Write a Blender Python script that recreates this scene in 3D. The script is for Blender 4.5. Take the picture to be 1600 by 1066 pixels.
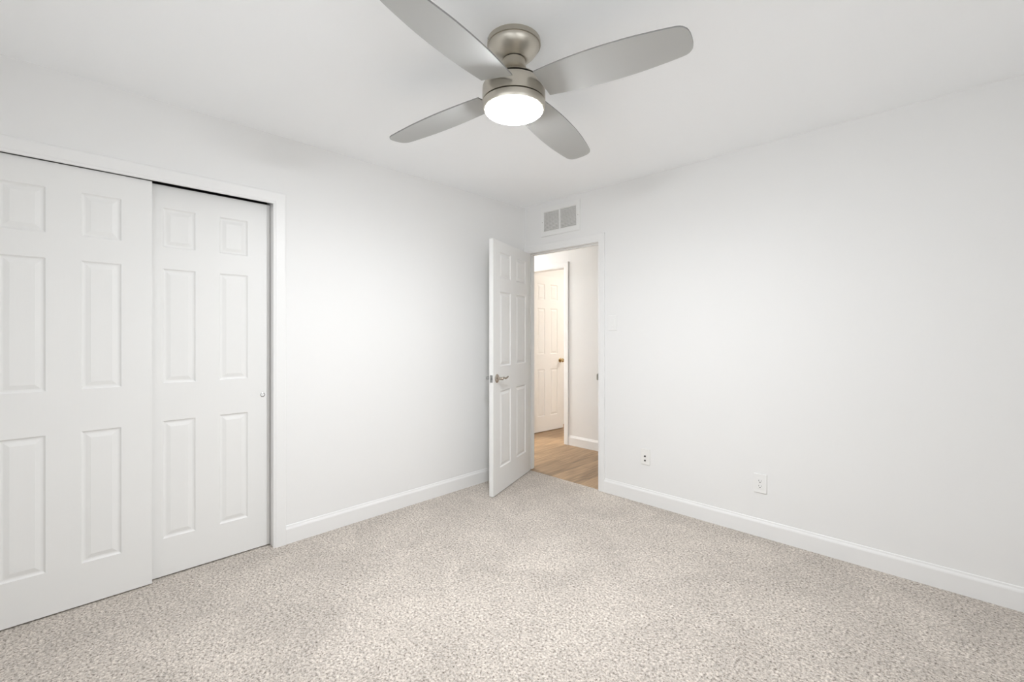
import bpy, bmesh, math, random
from mathutils import Vector, Matrix

scene = bpy.context.scene
for o in list(bpy.data.objects):
    bpy.data.objects.remove(o)

# ------------------------------------------------------------------ camera
TH = 0.77642618
cam_d = bpy.data.cameras.new('camera')
cam = bpy.data.objects.new('camera', cam_d)
scene.collection.objects.link(cam)
cam.location = (2.8612, -3.0820, 1.2586)
cam.rotation_euler = (math.pi / 2, 0, TH)
cam_d.sensor_width = 36.0
cam_d.sensor_fit = 'HORIZONTAL'
cam_d.lens = 701.73 / 1600 * 36.0
cam_d.shift_y = (522.82 - 533.0) / 1600
cam_d.clip_start = 0.02
scene.camera = cam

# ------------------------------------------------------------------ light, exposure
SKY, GROUND = 1.1, 2.9 # brightness of the sky above and the ground below the horizon
world = bpy.data.worlds.new('daylight')
scene.world = world
world.use_nodes = True
wt = world.node_tree
wbg = wt.nodes['Background']
wtc = wt.nodes.new('ShaderNodeTexCoord')
wsp = wt.nodes.new('ShaderNodeSeparateXYZ')
wmr = wt.nodes.new('ShaderNodeMapRange')
wmr.inputs['From Min'].default_value = -0.03
wmr.inputs['From Max'].default_value = 0.03
wmr.inputs['To Min'].default_value = GROUND
wmr.inputs['To Max'].default_value = SKY
wt.links.new(wtc.outputs['Generated'], wsp.inputs['Vector'])
wt.links.new(wsp.outputs['Z'], wmr.inputs['Value'])
wt.links.new(wmr.outputs['Result'], wbg.inputs['Strength'])
wbg.inputs['Color'].default_value = (0.93, 0.965, 1.0, 1)

scene.view_settings.view_transform = 'Standard'
scene.view_settings.look = 'None'
scene.view_settings.gamma = 1.0
scene.view_settings.use_curve_mapping = False
scene.view_settings.exposure = 0.08
scene.cycles.use_denoising = True
scene.cycles.max_bounces = 16
scene.cycles.diffuse_bounces = 12
scene.cycles.glossy_bounces = 6
scene.cycles.transparent_max_bounces = 8
scene.cycles.sample_clamp_indirect = 8.0
scene.cycles.sample_clamp_direct = 24.0   # keeps the lens edge free of stair-steps

FAN_LENS = 290.0 # emission of the fan's light lens
HALL_LAMP = 235.0 # emission of the hallway lamp
ROOM_LAMP = 134.0 # emission of the lamp in the room beyond the hallway

H = 2.44
XR, YB = 3.90, -3.59
# unseen windows behind and beside the camera, the latter added for fill light: (wall, from, to, sill, head)
WINDOWS = [('rear', 1.60, 2.90, 0.85, 2.10), ('right', -3.30, -2.00, 0.85, 2.10)]
for wall, a0, a1, z0, z1 in WINDOWS:
    # a portal in the opening only guides the sampling of the sky
    pd = bpy.data.lights.new('window_daylight', 'AREA')
    pd.shape = 'RECTANGLE'
    pd.size, pd.size_y = a1 - a0, z1 - z0
    pd.cycles.is_portal = True
    po = bpy.data.objects.new('window_daylight', pd)
    scene.collection.objects.link(po)
    if wall == 'rear':
        po.location = ((a0 + a1) / 2, YB - 0.11, (z0 + z1) / 2)
        po.rotation_euler = (math.radians(90), 0, 0)
    else:
        po.location = (XR + 0.11, (a0 + a1) / 2, (z0 + z1) / 2)
        po.rotation_euler = (math.radians(90), 0, math.radians(90))


# ------------------------------------------------------------------ materials
def new_mat(name):
    m = bpy.data.materials.new(name)
    m.use_nodes = True
    nt = m.node_tree
    return m, nt, nt.nodes['Principled BSDF']


def simple(name, col, rough=0.5, metal=0.0, spec=0.5):
    m, nt, b = new_mat(name)
    b.inputs['Base Color'].default_value = (*col, 1)
    b.inputs['Roughness'].default_value = rough
    b.inputs['Metallic'].default_value = metal
    b.inputs['Specular IOR Level'].default_value = spec
    return m


def N(nt, t, **kw):
    n = nt.nodes.new(t)
    for k, v in kw.items():
        setattr(n, k, v)
    return n


def painted(name, col, rough, bump_scale=180.0, bump=0.05, stretch=None, spec=0.3):
    m, nt, b = new_mat(name)
    b.inputs['Base Color'].default_value = (*col, 1)
    b.inputs['Roughness'].default_value = rough
    b.inputs['Specular IOR Level'].default_value = spec
    tc = N(nt, 'ShaderNodeTexCoord')
    mp = N(nt, 'ShaderNodeMapping')
    if stretch:
        mp.inputs['Scale'].default_value = stretch
    nz = N(nt, 'ShaderNodeTexNoise')
    nz.inputs['Scale'].default_value = bump_scale
    nz.inputs['Detail'].default_value = 3
    bp = N(nt, 'ShaderNodeBump')
    bp.inputs['Strength'].default_value = bump
    bp.inputs['Distance'].default_value = 0.002
    L = nt.links.new
    L(tc.outputs['Object'], mp.inputs['Vector'])
    L(mp.outputs['Vector'], nz.inputs['Vector'])
    L(nz.outputs['Fac'], bp.inputs['Height'])
    L(bp.outputs['Normal'], b.inputs['Normal'])
    return m


M_WALL = painted('wall_paint', (0.80, 0.80, 0.795), 0.65, 140, 0.06)
M_CEIL = painted('ceiling_paint', (0.93, 0.945, 0.96), 0.8, 110, 0.08)
M_TRIM = painted('trim_paint', (0.81, 0.81, 0.805), 0.38, 60, 0.02)
M_DOOR = painted('door_paint', (0.785, 0.785, 0.775), 0.42, 70, 0.07, (1.0, 1.0, 0.05))
M_HDOOR = painted('hall_door_paint', (0.80, 0.795, 0.78), 0.42, 70, 0.05, (1.0, 1.0, 0.05))
M_PLASTIC = simple('white_plastic', (0.81, 0.81, 0.80), 0.35)
M_PLASTIC_WARM = simple('warm_white_plastic', (0.82, 0.815, 0.79), 0.35)
M_VENT = simple('vent_enamel', (0.81, 0.81, 0.80), 0.45)
M_LOUVER = simple('louver_enamel', (0.80, 0.795, 0.78), 0.5)
M_DARK = simple('gap_painted_shade', (0.03, 0.03, 0.03), 0.7)  # near-black colour standing for shade in the fan's gaps
M_SLOT = simple('slot_dark', (0.10, 0.095, 0.09), 0.7)
M_BACKING = simple('vent_backing', (0.42, 0.415, 0.40), 0.8)
M_CLOSET = simple('closet_painted_shade', (0.25, 0.24, 0.23), 0.9)  # walls coloured dark to stand for the shade inside the closet
M_TRACK = simple('track_metal', (0.14, 0.155, 0.165), 0.5, 0.6)
M_CHROME = simple('chrome', (0.72, 0.72, 0.71), 0.18, 1.0)
M_PULL = simple('pull_steel', (0.42, 0.42, 0.41), 0.25, 1.0)
M_SATIN = simple('satin_nickel_lever', (0.50, 0.45, 0.39), 0.25, 1.0)
M_LATCH = simple('latch_steel', (0.38, 0.385, 0.38), 0.3, 1.0)
M_BRASS = simple('aged_brass', (0.50, 0.37, 0.20), 0.22, 1.0)
M_HINGE = simple('hinge_steel', (0.55, 0.53, 0.48), 0.4, 1.0)


def nickel():
    m, nt, b = new_mat('brushed_nickel')
    b.inputs['Metallic'].default_value = 1.0
    b.inputs['Base Color'].default_value = (0.54, 0.505, 0.44, 1)
    b.inputs['Roughness'].default_value = 0.33
    b.inputs['Anisotropic'].default_value = 0.5
    tc = N(nt, 'ShaderNodeTexCoord')
    mp = N(nt, 'ShaderNodeMapping')
    mp.inputs['Scale'].default_value = (6, 6, 900)
    nz = N(nt, 'ShaderNodeTexNoise')
    nz.inputs['Scale'].default_value = 1.0
    nz.inputs['Detail'].default_value = 2
    mr = N(nt, 'ShaderNodeMapRange')
    mr.inputs['To Min'].default_value = 0.27
    mr.inputs['To Max'].default_value = 0.42
    L = nt.links.new
    L(tc.outputs['Object'], mp.inputs['Vector'])
    L(mp.outputs['Vector'], nz.inputs['Vector'])
    L(nz.outputs['Fac'], mr.inputs['Value'])
    L(mr.outputs['Result'], b.inputs['Roughness'])
    return m


M_NICKEL = nickel()
M_BLADE = simple('silver_blade', (0.46, 0.465, 0.455), 0.52, 0.35, 0.45)
M_BLADE_EDGE = simple('blade_edge', (0.25, 0.25, 0.245), 0.5)


def lens_mat(name, col, strength):
    m, nt, b = new_mat(name)
    b.inputs['Base Color'].default_value = (0.9, 0.9, 0.88, 1)
    b.inputs['Roughness'].default_value = 0.5
    b.inputs['Emission Color'].default_value = (*col, 1)
    b.inputs['Emission Strength'].default_value = strength
    return m


M_LENS = lens_mat('frosted_lens_lit', (0.955, 0.975, 1.0), FAN_LENS)
M_HALL_LENS = lens_mat('hall_lens_lit', (1.0, 0.985, 0.955), HALL_LAMP)
M_ROOM_LENS = lens_mat('room_lens_lit', (0.95, 0.86, 0.76), ROOM_LAMP)


def carpet():
    m, nt, b = new_mat('speckled_beige_carpet')
    L = nt.links.new
    b.inputs['Roughness'].default_value = 0.95
    b.inputs['Specular IOR Level'].default_value = 0.1
    b.inputs['Sheen Weight'].default_value = 0.15
    tc = N(nt, 'ShaderNodeTexCoord')
    # tufts
    vo = N(nt, 'ShaderNodeTexVoronoi')
    vo.inputs['Scale'].default_value = 165
    vo.inputs['Randomness'].default_value = 1.0
    # pit and fleck noise, two sizes
    n1 = N(nt, 'ShaderNodeTexNoise')
    n1.inputs['Scale'].default_value = 95
    n1.inputs['Detail'].default_value = 4
    n1.inputs['Roughness'].default_value = 0.75
    n2 = N(nt, 'ShaderNodeTexNoise')
    n2.inputs['Scale'].default_value = 3.2
    n2.inputs['Detail'].default_value = 4
    n2.inputs['Roughness'].default_value = 0.6
    n2.inputs['Distortion'].default_value = 0.6
    for n in (vo, n1, n2):
        L(tc.outputs['Object'], n.inputs['Vector'])
    r1 = N(nt, 'ShaderNodeValToRGB')
    r1.color_ramp.elements[0].position = 0.35
    r1.color_ramp.elements[0].color = (0.145, 0.118, 0.096, 1)  # dark specks put the shade of pits between tufts into the colour
    r1.color_ramp.elements[1].position = 0.66
    r1.color_ramp.elements[1].color = (0.77, 0.715, 0.655, 1)
    e = r1.color_ramp.elements.new(0.46)
    e.color = (0.53, 0.475, 0.42, 1)
    L(n1.outputs['Fac'], r1.inputs['Fac'])
    # per-tuft tone
    r3 = N(nt, 'ShaderNodeMapRange')
    r3.inputs['To Min'].default_value = 0.72
    r3.inputs['To Max'].default_value = 1.12
    sp = N(nt, 'ShaderNodeSeparateColor')
    L(vo.outputs['Color'], sp.inputs['Color'])
    L(sp.outputs['Red'], r3.inputs['Value'])
    # large brushed patches (pile lying different ways)
    r2 = N(nt, 'ShaderNodeMapRange')
    r2.inputs['From Min'].default_value = 0.3
    r2.inputs['From Max'].default_value = 0.7
    r2.inputs['To Min'].default_value = 0.86
    r2.inputs['To Max'].default_value = 1.07
    L(n2.outputs['Fac'], r2.inputs['Value'])
    mu = N(nt, 'ShaderNodeMath', operation='MULTIPLY')
    L(r3.outputs['Result'], mu.inputs[0])
    L(r2.outputs['Result'], mu.inputs[1])
    vm = N(nt, 'ShaderNodeVectorMath', operation='SCALE')
    L(r1.outputs['Color'], vm.inputs[0])
    L(mu.outputs['Value'], vm.inputs['Scale'])
    L(vm.outputs['Vector'], b.inputs['Base Color'])
    bp = N(nt, 'ShaderNodeBump')
    bp.inputs['Strength'].default_value = 0.55
    bp.inputs['Distance'].default_value = 0.005
    L(n1.outputs['Fac'], bp.inputs['Height'])
    L(bp.outputs['Normal'], b.inputs['Normal'])
    return m


def planks():
    m, nt, b = new_mat('oak_vinyl_planks')
    L = nt.links.new
    b.inputs['Roughness'].default_value = 0.42
    tc = N(nt, 'ShaderNodeTexCoord')
    rot = N(nt, 'ShaderNodeMapping')
    rot.inputs['Rotation'].default_value = (0, 0, math.pi / 2)
    L(tc.outputs['Object'], rot.inputs['Vector'])
    br = N(nt, 'ShaderNodeTexBrick')
    br.offset = 0.37
    br.inputs['Scale'].default_value = 1.0
    br.inputs['Brick Width'].default_value = 1.22
    br.inputs['Row Height'].default_value = 0.15
    br.inputs['Mortar Size'].default_value = 0.0012
    br.inputs['Color1'].default_value = (0.0, 0.0, 0.0, 1)
    br.inputs['Color2'].default_value = (1.0, 1.0, 1.0, 1)
    br.inputs['Mortar'].default_value = (0.3, 0.3, 0.3, 1)
    L(rot.outputs['Vector'], br.inputs['Vector'])
    st = N(nt, 'ShaderNodeMapping')
    st.inputs['Scale'].default_value = (38, 2.6, 1)
    L(tc.outputs['Object'], st.inputs['Vector'])
    gr = N(nt, 'ShaderNodeTexNoise')
    gr.inputs['Scale'].default_value = 1.0
    gr.inputs['Detail'].default_value = 5
    gr.inputs['Distortion'].default_value = 0.9
    L(st.outputs['Vector'], gr.inputs['Vector'])
    mx = N(nt, 'ShaderNodeMath', operation='MULTIPLY_ADD')
    L(br.outputs['Color'], mx.inputs[0])
    mx.inputs[1].default_value = 0.28
    L(gr.outputs['Fac'], mx.inputs[2])
    rp = N(nt, 'ShaderNodeValToRGB')
    rp.color_ramp.elements[0].position = 0.32
    rp.color_ramp.elements[0].color = (0.125, 0.078, 0.042, 1)
    rp.color_ramp.elements[1].position = 0.95
    rp.color_ramp.elements[1].color = (0.45, 0.295, 0.165, 1)
    L(mx.outputs['Value'], rp.inputs['Fac'])
    dk = N(nt, 'ShaderNodeMix', data_type='RGBA')
    L(br.outputs['Fac'], dk.inputs['Factor'])
    L(rp.outputs['Color'], dk.inputs['A'])
    dk.inputs['B'].default_value = (0.10, 0.075, 0.05, 1)
    L(dk.outputs['Result'], b.inputs['Base Color'])
    bp = N(nt, 'ShaderNodeBump')
    bp.inputs['Strength'].default_value = 0.1
    bp.inputs['Distance'].default_value = 0.002
    L(gr.outputs['Fac'], bp.inputs['Height'])
    L(bp.outputs['Normal'], b.inputs['Normal'])
    return m


def window_glass():
    m = bpy.data.materials.new('window_glass')
    m.use_nodes = True
    nt = m.node_tree
    nt.nodes.clear()
    out = N(nt, 'ShaderNodeOutputMaterial')
    mix = N(nt, 'ShaderNodeMixShader')
    tr = N(nt, 'ShaderNodeBsdfTransparent')
    gl = N(nt, 'ShaderNodeBsdfGlossy')
    gl.inputs['Roughness'].default_value = 0.02
    mix.inputs['Fac'].default_value = 0.07
    nt.links.new(tr.outputs[0], mix.inputs[1])
    nt.links.new(gl.outputs[0], mix.inputs[2])
    nt.links.new(mix.outputs[0], out.inputs['Surface'])
    return m


M_CARPET = carpet()
M_PLANK = planks()
M_GLASS = window_glass()


# ------------------------------------------------------------------ mesh helpers
def box(bm, x0, x1, y0, y1, z0, z1):
    v = [bm.verts.new(c) for c in ((x0, y0, z0), (x1, y0, z0), (x1, y1, z0), (x0, y1, z0),
                                   (x0, y0, z1), (x1, y0, z1), (x1, y1, z1), (x0, y1, z1))]
    for f in ((0, 3, 2, 1), (4, 5, 6, 7), (0, 1, 5, 4), (1, 2, 6, 5), (2, 3, 7, 6), (3, 0, 4, 7)):
        bm.faces.new([v[i] for i in f])
    return v


def lathe(bm, prof, seg=64, M=None, cap0=True, cap1=True):
    """prof: list of (radius, height) about local z."""
    rings = []
    for r, z in prof:
        ring = []
        for i in range(seg):
            a = 2 * math.pi * i / seg
            p = Vector((r * math.cos(a), r * math.sin(a), z))
            ring.append(bm.verts.new(M @ p if M else p))
        rings.append(ring)
    for a, b in zip(rings, rings[1:]):
        for i in range(seg):
            j = (i + 1) % seg
            bm.faces.new((a[i], a[j], b[j], b[i]))
    if cap0:
        bm.faces.new(list(reversed(rings[0])))
    if cap1:
        bm.faces.new(rings[-1])


def tube(bm, pts, radii, seg=16):
    """rounded tube along points with elliptical option radii=(a,b) or float."""
    pts = [Vector(p) for p in pts]
    rings = []
    for i, p in enumerate(pts):
        t = (pts[min(i + 1, len(pts) - 1)] - pts[max(i - 1, 0)]).normalized()
        up = Vector((0, 0, 1))
        if abs(t.dot(up)) > 0.95:
            up = Vector((0, 1, 0))
        s = t.cross(up).normalized()
        u = s.cross(t).normalized()
        r = radii[i]
        ra, rb = r if isinstance(r, tuple) else (r, r)
        rings.append([bm.verts.new(p + s * ra * math.cos(2 * math.pi * k / seg) + u * rb * math.sin(2 * math.pi * k / seg)) for k in range(seg)])
    for a, b in zip(rings, rings[1:]):
        for k in range(seg):
            j = (k + 1) % seg
            bm.faces.new((a[k], a[j], b[j], b[k]))
    bm.faces.new(list(reversed(rings[0])))
    bm.faces.new(rings[-1])


def obj(name, bm, mat, parent=None, loc=(0, 0, 0), rotz=0.0, bevel=0.0, smooth=False, seg=2):
    bmesh.ops.recalc_face_normals(bm, faces=bm.faces)
    me = bpy.data.meshes.new(name)
    bm.to_mesh(me)
    bm.free()
    me.materials.append(mat)
    o = bpy.data.objects.new(name, me)
    scene.collection.objects.link(o)
    o.parent = parent
    o.location = loc
    o.rotation_euler = (0, 0, rotz)
    if bevel:
        md = o.modifiers.new('bevel', 'BEVEL')
        md.width = bevel
        md.segments = seg
        md.limit_method = 'ANGLE'
        md.angle_limit = math.radians(40)
    if smooth:
        for p in me.polygons:
            p.use_smooth = True
        md = o.modifiers.new('split', 'EDGE_SPLIT')
        md.split_angle = math.radians(35)
    return o


def boxobj(name, dims, mat, parent=None, bevel=0.0, loc=(0, 0, 0), rotz=0.0):
    bm = bmesh.new()
    box(bm, *dims)
    return obj(name, bm, mat, parent, loc, rotz, bevel)


def tag(o, label=None, cat=None, group=None, kind=None):
    if label:
        o['label'] = label
    if cat:
        o['category'] = cat
    if group:
        o['group'] = group
    if kind:
        o['kind'] = kind
    return o


def structure(o, label=None, cat=None):
    return tag(o, label, cat, None, 'structure')


def empty(name, loc, rotz=0.0):
    o = bpy.data.objects.new(name, None)
    o.empty_display_size = 0.1
    scene.collection.objects.link(o)
    o.location = loc
    o.rotation_euler = (0, 0, rotz)
    return o


# ------------------------------------------------------------------ the shell
WT = 0.09                      # wall between bedroom and hallway
DX0, DX1, DZ = 0.040, 0.812, 2.005      # bedroom doorway
CY0, CY1, CZ = -3.375, -2.177, 2.030    # closet opening in the left wall
HY1 = 1.05                     # far wall of the hallway
HX0, HX1, HZ = -0.950, -0.346, 2.030    # doorway in that wall
JT = 0.018

# carpet floor (bedroom and closet)
bm = bmesh.new()
box(bm, -0.70, XR + 0.1, YB - 0.1, 0.012, -0.06, 0.0)
structure(obj('floor', bm, M_CARPET, bevel=0.004), 'speckled beige carpet floor of the bedroom', 'floor')
bm = bmesh.new()
box(bm, -3.2, XR + 0.1, 0.012, 3.2, -0.06, -0.006)
structure(obj('floor_hall', bm, M_PLANK), 'brown wood plank floor of the hallway beyond the open door', 'floor')
bm = bmesh.new()
box(bm, -3.2, XR + 0.1, YB - 0.1, 3.2, H, H + 0.08)
structure(obj('ceiling', bm, M_CEIL), 'plain white ceiling', 'ceiling')

# left wall with the closet opening
bm = bmesh.new()
box(bm, -0.115, 0, CY1 + JT, 0, 0, H)
box(bm, -0.115, 0, YB - 0.1, CY0 - JT, 0, H)
box(bm, -0.115, 0, CY0 - JT, CY1 + JT, 2.066, H)
structure(obj('wall_left', bm, M_WALL), 'white wall holding the sliding closet doors', 'wall')
# back wall with the doorway
bm = bmesh.new()
box(bm, -0.115, DX0 - JT, 0, WT, 0, H)
box(bm, DX1 + JT, XR + 0.1, 0, WT, 0, H)
box(bm, DX0 - JT, DX1 + JT, 0, WT, DZ + JT, H)
structure(obj('wall_back', bm, M_WALL), 'white wall with the open doorway and the outlets', 'wall')

def wall_mesh(a0, a1, holes, place):
    """wall strip from a0 to a1 with rectangular window holes"""
    bm = bmesh.new()
    cur = a0
    for h0, h1, z0, z1 in sorted(holes):
        box(bm, *place(cur, h0), 0, H)
        box(bm, *place(h0, h1), 0, z0)
        box(bm, *place(h0, h1), z1, H)
        cur = h1
    box(bm, *place(cur, a1), 0, H)
    return bm


structure(obj('wall_right', wall_mesh(YB - 0.12, 0, [w[1:] for w in WINDOWS if w[0] == 'right'], lambda p, q: (XR, XR + 0.12, p, q)), M_WALL), 'white wall beside the camera', 'wall')
structure(obj('wall_rear', wall_mesh(-0.115, XR, [w[1:] for w in WINDOWS if w[0] == 'rear'], lambda p, q: (p, q, YB - 0.12, YB)), M_WALL), 'white window wall behind the camera', 'wall')
# closet interior
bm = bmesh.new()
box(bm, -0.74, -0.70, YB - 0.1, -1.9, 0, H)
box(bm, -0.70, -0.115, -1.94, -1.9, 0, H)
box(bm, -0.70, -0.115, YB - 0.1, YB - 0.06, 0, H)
structure(obj('wall_closet', bm, M_CLOSET), 'closet interior with painted-in shade behind the sliding doors', 'wall')
# hallway and the room beyond it
bm = bmesh.new()
box(bm, -3.2, HX0 - JT, HY1, HY1 + 0.10, -0.006, H)
box(bm, HX1 + JT, XR + 0.1, HY1, HY1 + 0.10, -0.006, H)
box(bm, HX0 - JT, HX1 + JT, HY1, HY1 + 0.10, HZ + JT, H)
structure(obj('wall_hall', bm, M_WALL), 'white hallway wall seen through the doorway', 'wall')
bm = bmesh.new()
box(bm, -3.3, -3.2, 0, 3.3, -0.006, H)
box(bm, XR, XR + 0.1, WT, 3.3, -0.006, H)
box(bm, -3.2, XR + 0.1, 3.2, 3.3, -0.006, H)
box(bm, -3.2, -0.115, 0, WT, -0.006, H)
box(bm, -1.16, -1.06, HY1 + 0.10, 3.2, -0.006, H)
box(bm, 1.40, 1.50, HY1 + 0.10, 3.2, -0.006, H)
structure(obj('wall_far', bm, M_WALL), 'outer hallway walls', 'wall')

# windows
for i, (wall, a0, a1, z0, z1) in enumerate(WINDOWS):
    if wall == 'rear':
        wroot = empty('window_%d' % (i + 1), ((a0 + a1) / 2, YB - 0.06, z0))
    else:
        wroot = empty('window_%d' % (i + 1), (XR + 0.06, (a0 + a1) / 2, z0), math.radians(90))
    structure(wroot, 'unseen bedroom window placed to light the room', 'window')
    hw, hh, fw = (a1 - a0) / 2, z1 - z0, 0.04
    bm = bmesh.new()
    box(bm, -hw, -hw + fw, -0.03, 0.03, 0, hh)
    box(bm, hw - fw, hw, -0.03, 0.03, 0, hh)
    box(bm, -hw + fw, hw - fw, -0.03, 0.03, 0, fw)
    box(bm, -hw + fw, hw - fw, -0.03, 0.03, hh - fw, hh)
    box(bm, -0.02, 0.02, -0.02, 0.02, fw, hh - fw)
    obj('window_frame', bm, M_TRIM, wroot)
    boxobj('pane', (-hw + fw, -0.02, -0.003, 0.003, fw, hh - fw), M_GLASS, wroot)
    boxobj('pane', (0.02, hw - fw, -0.003, 0.003, fw, hh - fw), M_GLASS, wroot)


# ------------------------------------------------------------------ casings, jambs, baseboards
def casing_mesh(a0, a1, ztop, w, T, wl=None, wr=None, z0=0.0):
    """Flat casing with a small inner bead, mitred at the corners. Local x along
    the wall, y = out of the wall (towards -y)."""
    wl = w if wl is None else wl
    wr = w if wr is None else wr
    prof = [(0, 0), (0, T * 0.55), (0.05, T * 0.72), (0.16, T * 0.72), (0.22, T * 0.86), (0.88, T), (0.97, T * 0.9), (1.0, T * 0.7), (1.0, 0)]
    bm = bmesh.new()
    rows = []
    for d, t in prof:
        rows.append([bm.verts.new((a0 - d * wl, -t, z0)), bm.verts.new((a0 - d * wl, -t, ztop + d * w)),
                     bm.verts.new((a1 + d * wr, -t, ztop + d * w)), bm.verts.new((a1 + d * wr, -t, z0))])
    n = len(rows)
    for i in range(n):
        j = (i + 1) % n
        for k in range(3):
            bm.faces.new((rows[i][k], rows[i][k + 1], rows[j][k + 1], rows[j][k]))
    bm.faces.new([r[0] for r in rows])
    bm.faces.new([r[3] for r in rows])
    return bm


def jamb_mesh(a0, a1, ztop, d0, d1, stop=None, z0=0.0):
    bm = bmesh.new()
    box(bm, a0 - JT, a0, d0, d1, z0, ztop + JT)
    box(bm, a1, a1 + JT, d0, d1, z0, ztop + JT)
    box(bm, a0, a1, d0, d1, ztop, ztop + JT)
    if stop:
        s0, s1, th = stop
        box(bm, a0, a0 + th, s0, s1, z0, ztop)
        box(bm, a1 - th, a1, s0, s1, z0, ztop)
        box(bm, a0 + th, a1 - th, s0, s1, ztop - th, ztop)
    return bm


# bedroom doorway
structure(obj('trim_1', jamb_mesh(DX0, DX1, DZ, 0.0, WT, (0.034, 0.066, 0.010)), M_TRIM), 'white jamb lining the bedroom doorway', 'door frame')
structure(obj('trim_2', casing_mesh(DX0 - 0.004, DX1 + 0.006, DZ + 0.002, 0.066, 0.015, wl=0.034, wr=0.058), M_TRIM), 'white casing around the bedroom doorway', 'door casing')
# closet opening: local x runs along world y
R90 = math.radians(90)
structure(obj('trim_3', casing_mesh(CY0 + 0.004, CY1 - 0.004, CZ, 0.070, 0.015), M_TRIM, rotz=R90), 'white casing around the sliding closet doors', 'door casing')
bm = bmesh.new()
box(bm, -0.115, 0, CY1, CY1 + JT, 0, 2.066)
box(bm, -0.115, 0, CY0 - JT, CY0, 0, 2.066)
structure(obj('trim_4', bm, M_TRIM), 'white closet side jambs', 'door frame')
bm = bmesh.new()
box(bm, -0.052, -0.048, CY0, CY1, 2.045, 2.066)
box(bm, -0.105, -0.012, CY0, CY1, 2.060, 2.066)
structure(obj('trim_5', bm, M_TRACK), 'dark metal sliding track above the closet doors', 'track')
# hallway door
structure(obj('trim_6', jamb_mesh(HX0, HX1, HZ, HY1, HY1 + 0.10, z0=-0.006), M_TRIM), 'white jamb of the hallway door', 'door frame')
structure(obj('trim_7', casing_mesh(HX0, HX1, HZ, 0.064, 0.016, z0=-0.006), M_TRIM, loc=(0, HY1, 0)), 'white casing around the hallway door', 'door casing')


def base_mesh(a0, a1, T=0.012, Hh=0.110):
    prof = [(0, 0), (T, 0), (T, Hh - 0.024), (T * 0.85, Hh - 0.018), (T * 0.5, Hh - 0.010), (T * 0.4, Hh - 0.003), (T * 0.2, Hh), (0, Hh)]
    bm = bmesh.new()
    A = [bm.verts.new((a0, -t, z)) for t, z in prof]
    B = [bm.verts.new((a1, -t, z)) for t, z in prof]
    n = len(prof)
    for i in range(n):
        j = (i + 1) % n
        bm.faces.new((A[i], A[j], B[j], B[i]))
    bm.faces.new(A)
    bm.faces.new(B)
    return bm


structure(obj('baseboard_left', base_mesh(CY1 + 0.066, -0.0005), M_TRIM, rotz=R90), 'white baseboard between closet and doorway', 'baseboard')
structure(obj('baseboard_back', base_mesh(DX1 + 0.064, XR), M_TRIM), 'white baseboard along the outlet wall', 'baseboard')
structure(obj('baseboard_hall', base_mesh(HX1 + 0.064, XR), M_TRIM, loc=(0, HY1, -0.006)), 'white baseboard in the hallway', 'baseboard')
structure(obj('baseboard_right', base_mesh(YB, 0), M_TRIM, loc=(XR, 0, 0), rotz=-R90), 'white baseboard beside the camera', 'baseboard')
o = bpy.data.objects['baseboard_right']
o.scale = (-1, 1, 1)


# ------------------------------------------------------------------ six-panel doors
def door_mesh(W, z0, z1, T, stile, mull, zs, sides=(0, 1)):
    """Moulded six-panel leaf. x 0..W, y 0..T (y=0 is one face), z z0..z1."""
    pw = (W - 2 * stile - mull) / 2
    xs = [0, stile, stile + pw, stile + pw + mull, W - stile, W]
    zz = [z0] + list(zs) + [z1]
    ring = [(0.0, 0.0), (0.006, 0.0055), (0.010, 0.0068), (0.015, 0.0068), (0.033, 0.0016)]
    bm = bmesh.new()
    grids = []
    for side in (0, 1):
        y = 0.0 if side == 0 else T
        sg = 1 if side == 0 else -1
        V = [[bm.verts.new((x, y, z)) for z in zz] for x in xs]
        grids.append(V)
        for i in range(5):
            for j in range(len(zz) - 1):
                c = [V[i][j], V[i + 1][j], V[i + 1][j + 1], V[i][j + 1]]
                if i in (1, 3) and j in (1, 3, 5):
                    prev = c
                    for d, dep in ring[1:]:
                        x0, x1, a0, a1 = xs[i] + d, xs[i + 1] - d, zz[j] + d, zz[j + 1] - d
                        yy = y + sg * dep
                        cur = [bm.verts.new((x0, yy, a0)), bm.verts.new((x1, yy, a0)), bm.verts.new((x1, yy, a1)), bm.verts.new((x0, yy, a1))]
                        for k in range(4):
                            m = (k + 1) % 4
                            bm.faces.new((prev[k], prev[m], cur[m], cur[k]))
                        prev = cur
                    bm.faces.new(prev)
                else:
                    bm.faces.new(c)
    A, B = grids
    nx, nz = len(xs), len(zz)
    for i in range(nx - 1):
        bm.faces.new((A[i][0], A[i + 1][0], B[i + 1][0], B[i][0]))
        bm.faces.new((A[i][nz - 1], A[i + 1][nz - 1], B[i + 1][nz - 1], B[i][nz - 1]))
    for j in range(nz - 1):
        bm.faces.new((A[0][j], A[0][j + 1], B[0][j + 1], B[0][j]))
        bm.faces.new((A[nx - 1][j], A[nx - 1][j + 1], B[nx - 1][j + 1], B[nx - 1][j]))
    return bm


ZS = (0.200, 0.810, 1.005, 1.600, 1.712, 1.915)

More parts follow.
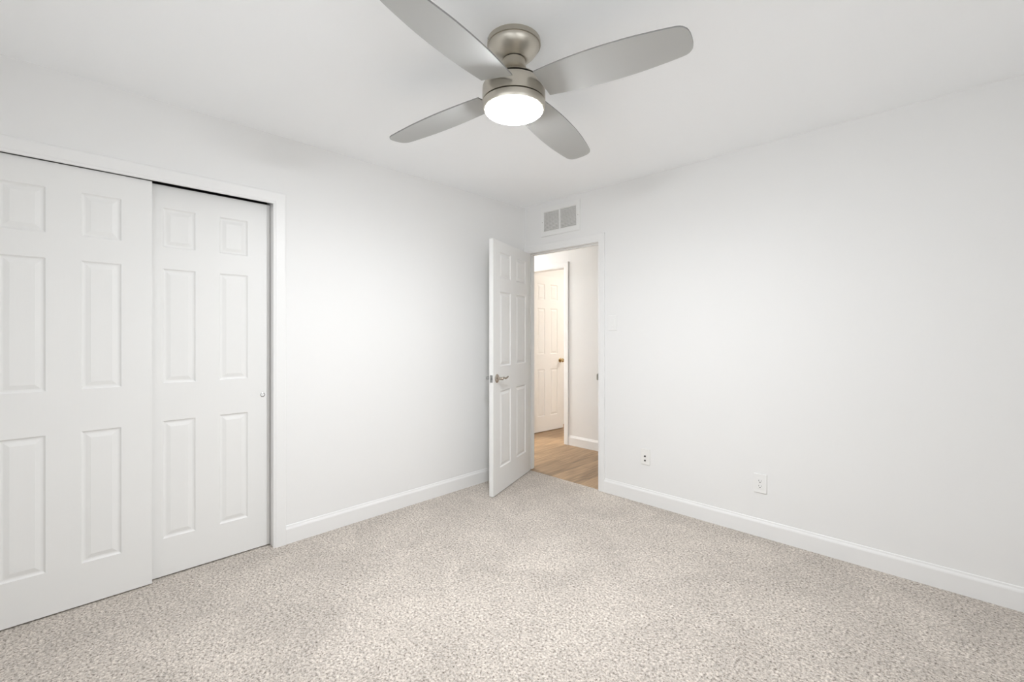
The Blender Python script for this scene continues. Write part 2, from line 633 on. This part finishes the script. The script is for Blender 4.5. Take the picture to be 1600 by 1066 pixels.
# sliding closet doors: local x runs along world +y, face y=0 turned towards the room (+x)
# (rotz=90deg maps local x -> world y, local y -> world -x)
d = obj('door_1', door_mesh(0.629, 0.007, 2.0285, 0.034, 0.117, 0.114, ZS), M_DOOR, loc=(-0.012, -3.368, 0), rotz=R90)
structure(d, 'front sliding six-panel white closet door, overlapping the other', 'sliding door')
d = obj('door_2', door_mesh(0.627, 0.007, 2.031, 0.034, 0.117, 0.111, ZS), M_DOOR, loc=(-0.056, -2.8075, 0), rotz=R90)
structure(d, 'rear sliding six-panel white closet door with small round finger pull', 'sliding door')
bm = bmesh.new()
Mx = Matrix.Translation((0.588, 0.0, 0.902)) @ Matrix.Rotation(R90, 4, 'X')
lathe(bm, [(0.0125, -0.004), (0.0125, 0.0022), (0.0105, 0.003), (0.0095, 0.0018), (0.0085, -0.0005), (0.004, -0.0015), (0.0005, -0.0015)], 32, Mx)
tag(obj('finger_pull', bm, M_PULL, d, smooth=True), 'small round chrome finger pull')

# open bedroom door: hinged at the left jamb, swung into the room
ANG = math.radians(-69.9)
L_D, T_D = 0.762, 0.035
door = obj('door_3', door_mesh(L_D, 0.006, 2.000, T_D, 0.118, 0.116, ZS), M_DOOR, loc=(DX0 + 0.002, -0.014, 0), rotz=ANG)
structure(door, 'white six-panel bedroom door standing open with lever handle', 'door')
# local: x along the leaf from hinge, y=T is the face towards the camera (hall side)


def lever(face_y, out, parent, mat):
    """rose + lever at backset; out = +1/-1 direction of local y away from the leaf."""
    x0, z0 = L_D - 0.062, 0.945 - 0.03
    h = empty('lever_handle', (x0, face_y, z0))
    h.parent = parent
    Mr = Matrix.Rotation(-out * R90, 4, 'X')
    bm = bmesh.new()
    lathe(bm, [(0.034, -0.001), (0.034, 0.003), (0.031, 0.007), (0.024, 0.010), (0.013, 0.013), (0.0115, 0.030), (0.0115, 0.052), (0.009, 0.056)], 40, Mr)
    obj('rose', bm, mat, h, smooth=True)
    bm = bmesh.new()
    pts, rad = [], []
    for i in range(15):
        t = i / 14
        x = -0.112 * t + 0.006
        y = out * (0.049 - 0.010 * math.sin(math.pi * t) * 0.6)
        z = 0.004 * math.sin(2 * math.pi * t) + (0.008 * max(0, t - 0.75) / 0.25)
        pts.append((x, y, z))
        r = 0.0105 - 0.0042 * t
        rad.append((r * 0.8, r))
    tube(bm, pts, rad)
    obj('lever', bm, mat, h, smooth=True)
    return h


tag(lever(T_D, 1, door, M_SATIN), 'satin nickel lever handle')
tag(lever(0.0, -1, door, M_LATCH), 'satin nickel lever handle')
bm = bmesh.new()
box(bm, L_D - 0.0015, L_D + 0.0012, 0.006, T_D - 0.006, 0.915 - 0.029, 0.915 + 0.029)
box(bm, L_D, L_D + 0.010, 0.011, 0.024, 0.915 - 0.009, 0.915 + 0.009)
tag(obj('latch_plate', bm, M_LATCH, door, bevel=0.0012), 'steel latch plate')
for hz in (0.25, 1.02, 1.78):
    bm = bmesh.new()
    box(bm, -0.0018, 0.0, 0.004, T_D - 0.004, hz - 0.045, hz + 0.045)
    lathe(bm, [(0.006, hz - 0.045), (0.006, hz + 0.045)], 16, Matrix.Translation((-0.003, -0.005, 0)))
    obj('hinge', bm, M_HINGE, door)
# strike plate on the latch-side jamb
bm = bmesh.new()
box(bm, DX1 - 0.0015, DX1 + 0.001, -0.014, 0.028, 0.915 - 0.026, 0.915 + 0.026)
box(bm, DX1 - 0.004, DX1 - 0.0012, -0.018, -0.012, 0.915 - 0.022, 0.915 + 0.022)
o = obj('strike_plate', bm, M_HINGE, bpy.data.objects['trim_1'])

# hallway door, swung away into the room beyond
HA = math.radians(85.8)
hdoor = obj('door_4', door_mesh(0.596, 0.004, 2.022, 0.035, 0.113, 0.104, ZS), M_HDOOR, loc=(HX0 + 0.003, HY1 + 0.093, -0.002), rotz=HA)
structure(hdoor, 'white six-panel door seen through the doorway, ajar, with round brass knob', 'door')
# face towards the camera is local y = 0
bm = bmesh.new()
Mk = Matrix.Translation((0.536, 0.0, 0.915)) @ Matrix.Rotation(R90, 4, 'X')
lathe(bm, [(0.030, -0.001), (0.030, 0.004), (0.024, 0.008), (0.011, 0.011), (0.010, 0.026), (0.020, 0.033), (0.0265, 0.043), (0.0265, 0.050), (0.021, 0.059), (0.010, 0.063), (0.0005, 0.064)], 40, Mk)
tag(obj('door_knob', bm, M_BRASS, hdoor, smooth=True), 'round brass door knob')
for hz in (0.33, 1.088, 1.80):
    bm = bmesh.new()
    box(bm, -0.003, 0.0045, -0.0022, 0.030, hz - 0.045, hz + 0.045)
    obj('hinge', bm, M_HINGE, hdoor)

# ------------------------------------------------------------------ ceiling fan
FX, FY = 1.5970, -1.7840
fan = empty('ceiling_fan', (FX, FY, H))
tag(fan, 'brushed nickel ceiling fan with four silver blades and lit round light', 'ceiling fan')


def fz(z):
    return z - H


bm = bmesh.new()
lathe(bm, [(0.1065, fz(H)), (0.1075, fz(2.436)), (0.1075, fz(2.4205)), (0.1025, fz(2.4200)), (0.1025, fz(2.4175)), (0.0965, fz(2.404)), (0.086, fz(2.390)), (0.073, fz(2.378)), (0.060, fz(2.369)), (0.0525, fz(2.3645)), (0.051, fz(2.3640))], 96)
canopy = obj('mounting_canopy', bm, M_NICKEL, fan, smooth=True)
for az in (20, 200):
    bm = bmesh.new()
    ra = math.radians(az) + TH
    Ms = Matrix.Translation((0.107 * math.cos(ra), 0.107 * math.sin(ra), fz(2.429))) @ Matrix.Rotation(ra, 4, 'Z') @ Matrix.Rotation(R90, 4, 'Y')
    lathe(bm, [(0.0045, -0.003), (0.0045, 0.003), (0.003, 0.0045)], 16, Ms)
    obj('screw', bm, M_CHROME, canopy)
bm = bmesh.new()
lathe(bm, [(0.0465, fz(2.3610)), (0.0475, fz(2.352)), (0.049, fz(2.333)), (0.056, fz(2.315)), (0.070, fz(2.300)), (0.088, fz(2.288)), (0.103, fz(2.280)), (0.1105, fz(2.2745)), (0.112, fz(2.2715)), (0.104, fz(2.2705))], 96)
obj('neck_cover', bm, M_NICKEL, fan, smooth=True)
bm = bmesh.new()
lathe(bm, [(0.0445, fz(2.366)), (0.0445, fz(2.359))], 48)
obj('gap_shade_ring', bm, M_DARK, fan)  # dark band in place of the shade under the canopy
bm = bmesh.new()
lathe(bm, [(0.099, fz(2.274)), (0.099, fz(2.257))], 64)
obj('gap_shade_ring', bm, M_DARK, fan)
bm = bmesh.new()
lathe(bm, [(0.100, fz(2.259)), (0.117, fz(2.2605)), (0.1225, fz(2.2585)), (0.1255, fz(2.253)), (0.1265, fz(2.246)), (0.1270, fz(2.200)), (0.1270, fz(2.1955)), (0.125, fz(2.1945))], 96)
obj('motor_housing', bm, M_NICKEL, fan, smooth=True)
bm = bmesh.new()
lathe(bm, [(0.120, fz(2.197)), (0.120, fz(2.189))], 64)
obj('gap_shade_ring', bm, M_DARK, fan)
bm = bmesh.new()
lathe(bm, [(0.119, fz(2.1905)), (0.1258, fz(2.1912)), (0.1272, fz(2.1895)), (0.1270, fz(2.178)), (0.1255, fz(2.168)), (0.1228, fz(2.1625)), (0.1175, fz(2.1615))], 96, cap1=False)
obj('light_ring', bm, M_NICKEL, fan, smooth=True)
bm = bmesh.new()
pr = [(0.1178, fz(2.164))]
for i in range(1, 13):
    t = i / 12 * math.pi / 2
    pr.append((max(0.0005, 0.1178 * math.cos(t) ** 0.75), fz(2.164 - 0.025 * math.sin(t))))
lathe(bm, pr, 96)
tag(obj('light_lens', bm, M_LENS, fan, smooth=True), 'glowing frosted round light lens')


def blade_mesh():
    half = [(0.129, 0.070), (0.147, 0.072), (0.164, 0.074), (0.182, 0.076), (0.2, 0.078), (0.217, 0.0795), (0.235, 0.081), (0.27, 0.0835),
            (0.306, 0.0853), (0.341, 0.0863), (0.376, 0.0867), (0.411, 0.0863), (0.447, 0.0852), (0.482, 0.0836), (0.517, 0.081),
            (0.553, 0.077), (0.588, 0.0732), (0.623, 0.0684), (0.641, 0.0655), (0.650, 0.0635), (0.658, 0.0607), (0.665, 0.056),
            (0.671, 0.050), (0.676, 0.043), (0.679, 0.035), (0.6815, 0.022), (0.6825, 0.0)]
    out = half + [(r, -w) for r, w in reversed(half[:-1])]
    # concave inner end following the housing
    for i in range(1, 12):
        t = -0.070 + 0.140 * i / 12
        out.append((math.sqrt(max(0.0, 0.1467 ** 2 - t * t)) - 0.0175 * (1 - (t / 0.07) ** 2), t))
    T = 0.0055
    bm = bmesh.new()
    bot = [bm.verts.new((r, t, -T / 2)) for r, t in out]
    top = [bm.verts.new((r, t, T / 2)) for r, t in out]
    bm.faces.new(list(reversed(bot)))
    bm.faces.new(top)
    n = len(out)
    for i in range(n):
        j = (i + 1) % n
        f = bm.faces.new((bot[i], bot[j], top[j], top[i]))
        f.material_index = 1
    return bm


BL = None
# (angle from the camera's right, droop, pitch) of each blade, degrees
for ang, droop, pitch in ((-33.5, 2.57, -9.87), (58.1, 2.70, -7.92), (147.1, 3.28, -9.01), (239.1, 2.38, -8.79)):
    if BL is None:
        BL = b = obj('blade', blade_mesh(), M_BLADE, fan)
        BL.data.materials.append(M_BLADE_EDGE)
    else:
        b = BL.copy()
        scene.collection.objects.link(b)
        b.parent = fan
    b.location = (0, 0, fz(2.238))
    b.rotation_euler = (math.radians(pitch), math.radians(droop), math.radians(ang) + TH)

# ------------------------------------------------------------------ return-air vent over the door
vent = empty('wall_vent', (0.422, 0.0, 2.264))
tag(vent, 'white rectangular louvered wall vent above the open doorway', 'vent')
VW, VH = 0.213, 0.128     # half sizes of the outer frame
GW, GH = 0.178, 0.087     # half sizes of the grille
bm = bmesh.new()
for (x0, x1, z0, z1) in ((-VW, -GW, -VH, VH), (GW, VW, -VH, VH), (-GW, GW, GH, VH), (-GW, GW, -VH, -GH)):
    box(bm, x0, x1, -0.010, 0.0, z0, z1)
obj('frame', bm, M_VENT, vent, bevel=0.0)
boxobj('divider', (-0.008, 0.008, -0.010, -0.001, -GH, GH), M_VENT, vent)
boxobj('backing', (-GW, GW, -0.0012, 0.0, -GH, GH), M_BACKING, vent)
for s in (-1, 1):
    bm = bmesh.new()
    x0, x1 = (0.008, GW) if s > 0 else (-GW, -0.008)
    n = 15
    for i in range(n):
        z = -GH + 2 * GH * (i + 0.5) / n
        v = [bm.verts.new(c) for c in ((x0, -0.0085, z - 0.0052), (x1, -0.0085, z - 0.0052), (x1, -0.0012, z + 0.0052), (x0, -0.0012, z + 0.0052),
                                       (x0, -0.0095, z - 0.0042), (x1, -0.0095, z - 0.0042), (x1, -0.0022, z + 0.0062), (x0, -0.0022, z + 0.0062))]
        for f in ((0, 3, 2, 1), (4, 5, 6, 7), (0, 1, 5, 4), (1, 2, 6, 5), (2, 3, 7, 6), (3, 0, 4, 7)):
            bm.faces.new([v[q] for q in f])
    obj('louver', bm, M_LOUVER, vent)
for s in (-1, 1):
    bm = bmesh.new()
    lathe(bm, [(0.004, -0.001), (0.004, 0.001), (0.0025, 0.002)], 16, Matrix.Translation((s * (GW + VW) / 2, -0.010, 0)) @ Matrix.Rotation(R90, 4, 'X'))
    obj('screw', bm, M_HINGE, vent)

# ------------------------------------------------------------------ wall plates


def plate(name, x, z, label, cat, mat, w=0.074, h=0.118):
    r = empty(name, (x, 0.0, z))
    tag(r, label, cat)
    boxobj('cover_plate', (-w / 2, w / 2, -0.0065, 0.0, -h / 2, h / 2), mat, r, bevel=0.0025)
    return r


def front_lathe(name, prof, x, z, mat, parent, y=-0.0065):
    bm = bmesh.new()
    lathe(bm, prof, 24, Matrix.Translation((x, y, z)) @ Matrix.Rotation(R90, 4, 'X'))
    return obj(name, bm, mat, parent, smooth=True)


sw = plate('light_switch', 0.950, 1.349, 'white light switch plate on the wall beside the doorway casing', 'light switch', M_PLASTIC)
bm = bmesh.new()
box(bm, -0.0165, 0.0165, -0.0085, -0.006, -0.033, 0.033)
obj('rocker', bm, M_PLASTIC, sw, bevel=0.001)
boxobj('slider', (-0.004, 0.004, -0.0105, -0.008, -0.027, -0.018), M_VENT, sw, bevel=0.001)
for s in (-1, 1):
    front_lathe('screw', [(0.003, -0.001), (0.003, 0.0006), (0.002, 0.001)], 0, s * 0.048, M_PLASTIC, sw)

jk = plate('cable_jack_plate', 1.2285, 0.349, 'small white wall plate with two dark round jacks, nearer the doorway', 'wall plate', M_PLASTIC_WARM)
for z in (0.0045, -0.0275):
    front_lathe('jack', [(0.0065, -0.001), (0.0065, 0.002), (0.0048, 0.002), (0.0048, 0.0075), (0.0035, 0.0075)], -0.002, z, M_SLOT, jk)

ou = plate('power_outlet', 2.0045, 0.331, 'white power outlet with two three-hole sockets, low on the wall', 'outlet', M_PLASTIC)
boxobj('socket_face', (-0.0165, 0.0165, -0.0082, -0.006, -0.034, 0.034), M_PLASTIC, ou, bevel=0.001)
for s, z in ((0, 0.0175), (1, -0.0145)):
    bm = bmesh.new()
    yy0, yy1 = -0.0084, -0.0078
    box(bm, -0.0078, -0.0056, yy0, yy1, z - 0.0042, z + 0.0048)
    box(bm, 0.0056, 0.0074, yy0, yy1, z - 0.0035, z + 0.0042)
    lathe(bm, [(0.0034, 0.0), (0.0034, 0.0006)], 16, Matrix.Translation((0, -0.0078, z - 0.0100)) @ Matrix.Rotation(R90, 4, 'X'))
    obj('socket', bm, M_SLOT, ou)

# ------------------------------------------------------------------ hallway fittings
pn = empty('access_panel', (-0.775, HY1, 2.315))
tag(pn, 'white rectangular panel high on the hallway wall over the far door', 'wall panel')
pw, ph = 0.277, 0.085
bm = bmesh.new()
for (x0, x1, z0, z1) in ((-pw, -pw + 0.022, -ph, ph), (pw - 0.022, pw, -ph, ph), (-pw + 0.022, pw - 0.022, ph - 0.022, ph), (-pw + 0.022, pw - 0.022, -ph, -ph + 0.022)):
    box(bm, x0, x1, -0.016, 0.0, z0, z1)
obj('frame', bm, M_TRIM, pn)
boxobj('panel', (-pw + 0.022, pw - 0.022, -0.009, 0.0, -ph + 0.022, ph - 0.022), M_TRIM, pn)



def dome_lamp(name, loc, label, lens):
    lamp = empty(name, loc)
    tag(lamp, label, 'ceiling lamp')
    bm = bmesh.new()
    lathe(bm, [(0.15, -0.018), (0.15, 0.0)], 48)
    obj('lamp_base', bm, M_TRIM, lamp, smooth=True)
    bm = bmesh.new()
    pr = [(0.0005, -0.07)] + [(0.14 * math.sin(i / 10 * math.pi / 2), -0.018 - 0.052 * math.cos(i / 10 * math.pi / 2)) for i in range(1, 11)]
    lathe(bm, pr, 48)
    obj('lamp_shade', bm, lens, lamp, smooth=True)


dome_lamp('hall_ceiling_lamp', (-2.0, 0.56, H), 'round white ceiling lamp lighting the hallway', M_HALL_LENS)
dome_lamp('room_ceiling_lamp', (0.15, 2.25, H), 'round white ceiling lamp in the room behind the hallway door', M_ROOM_LENS)
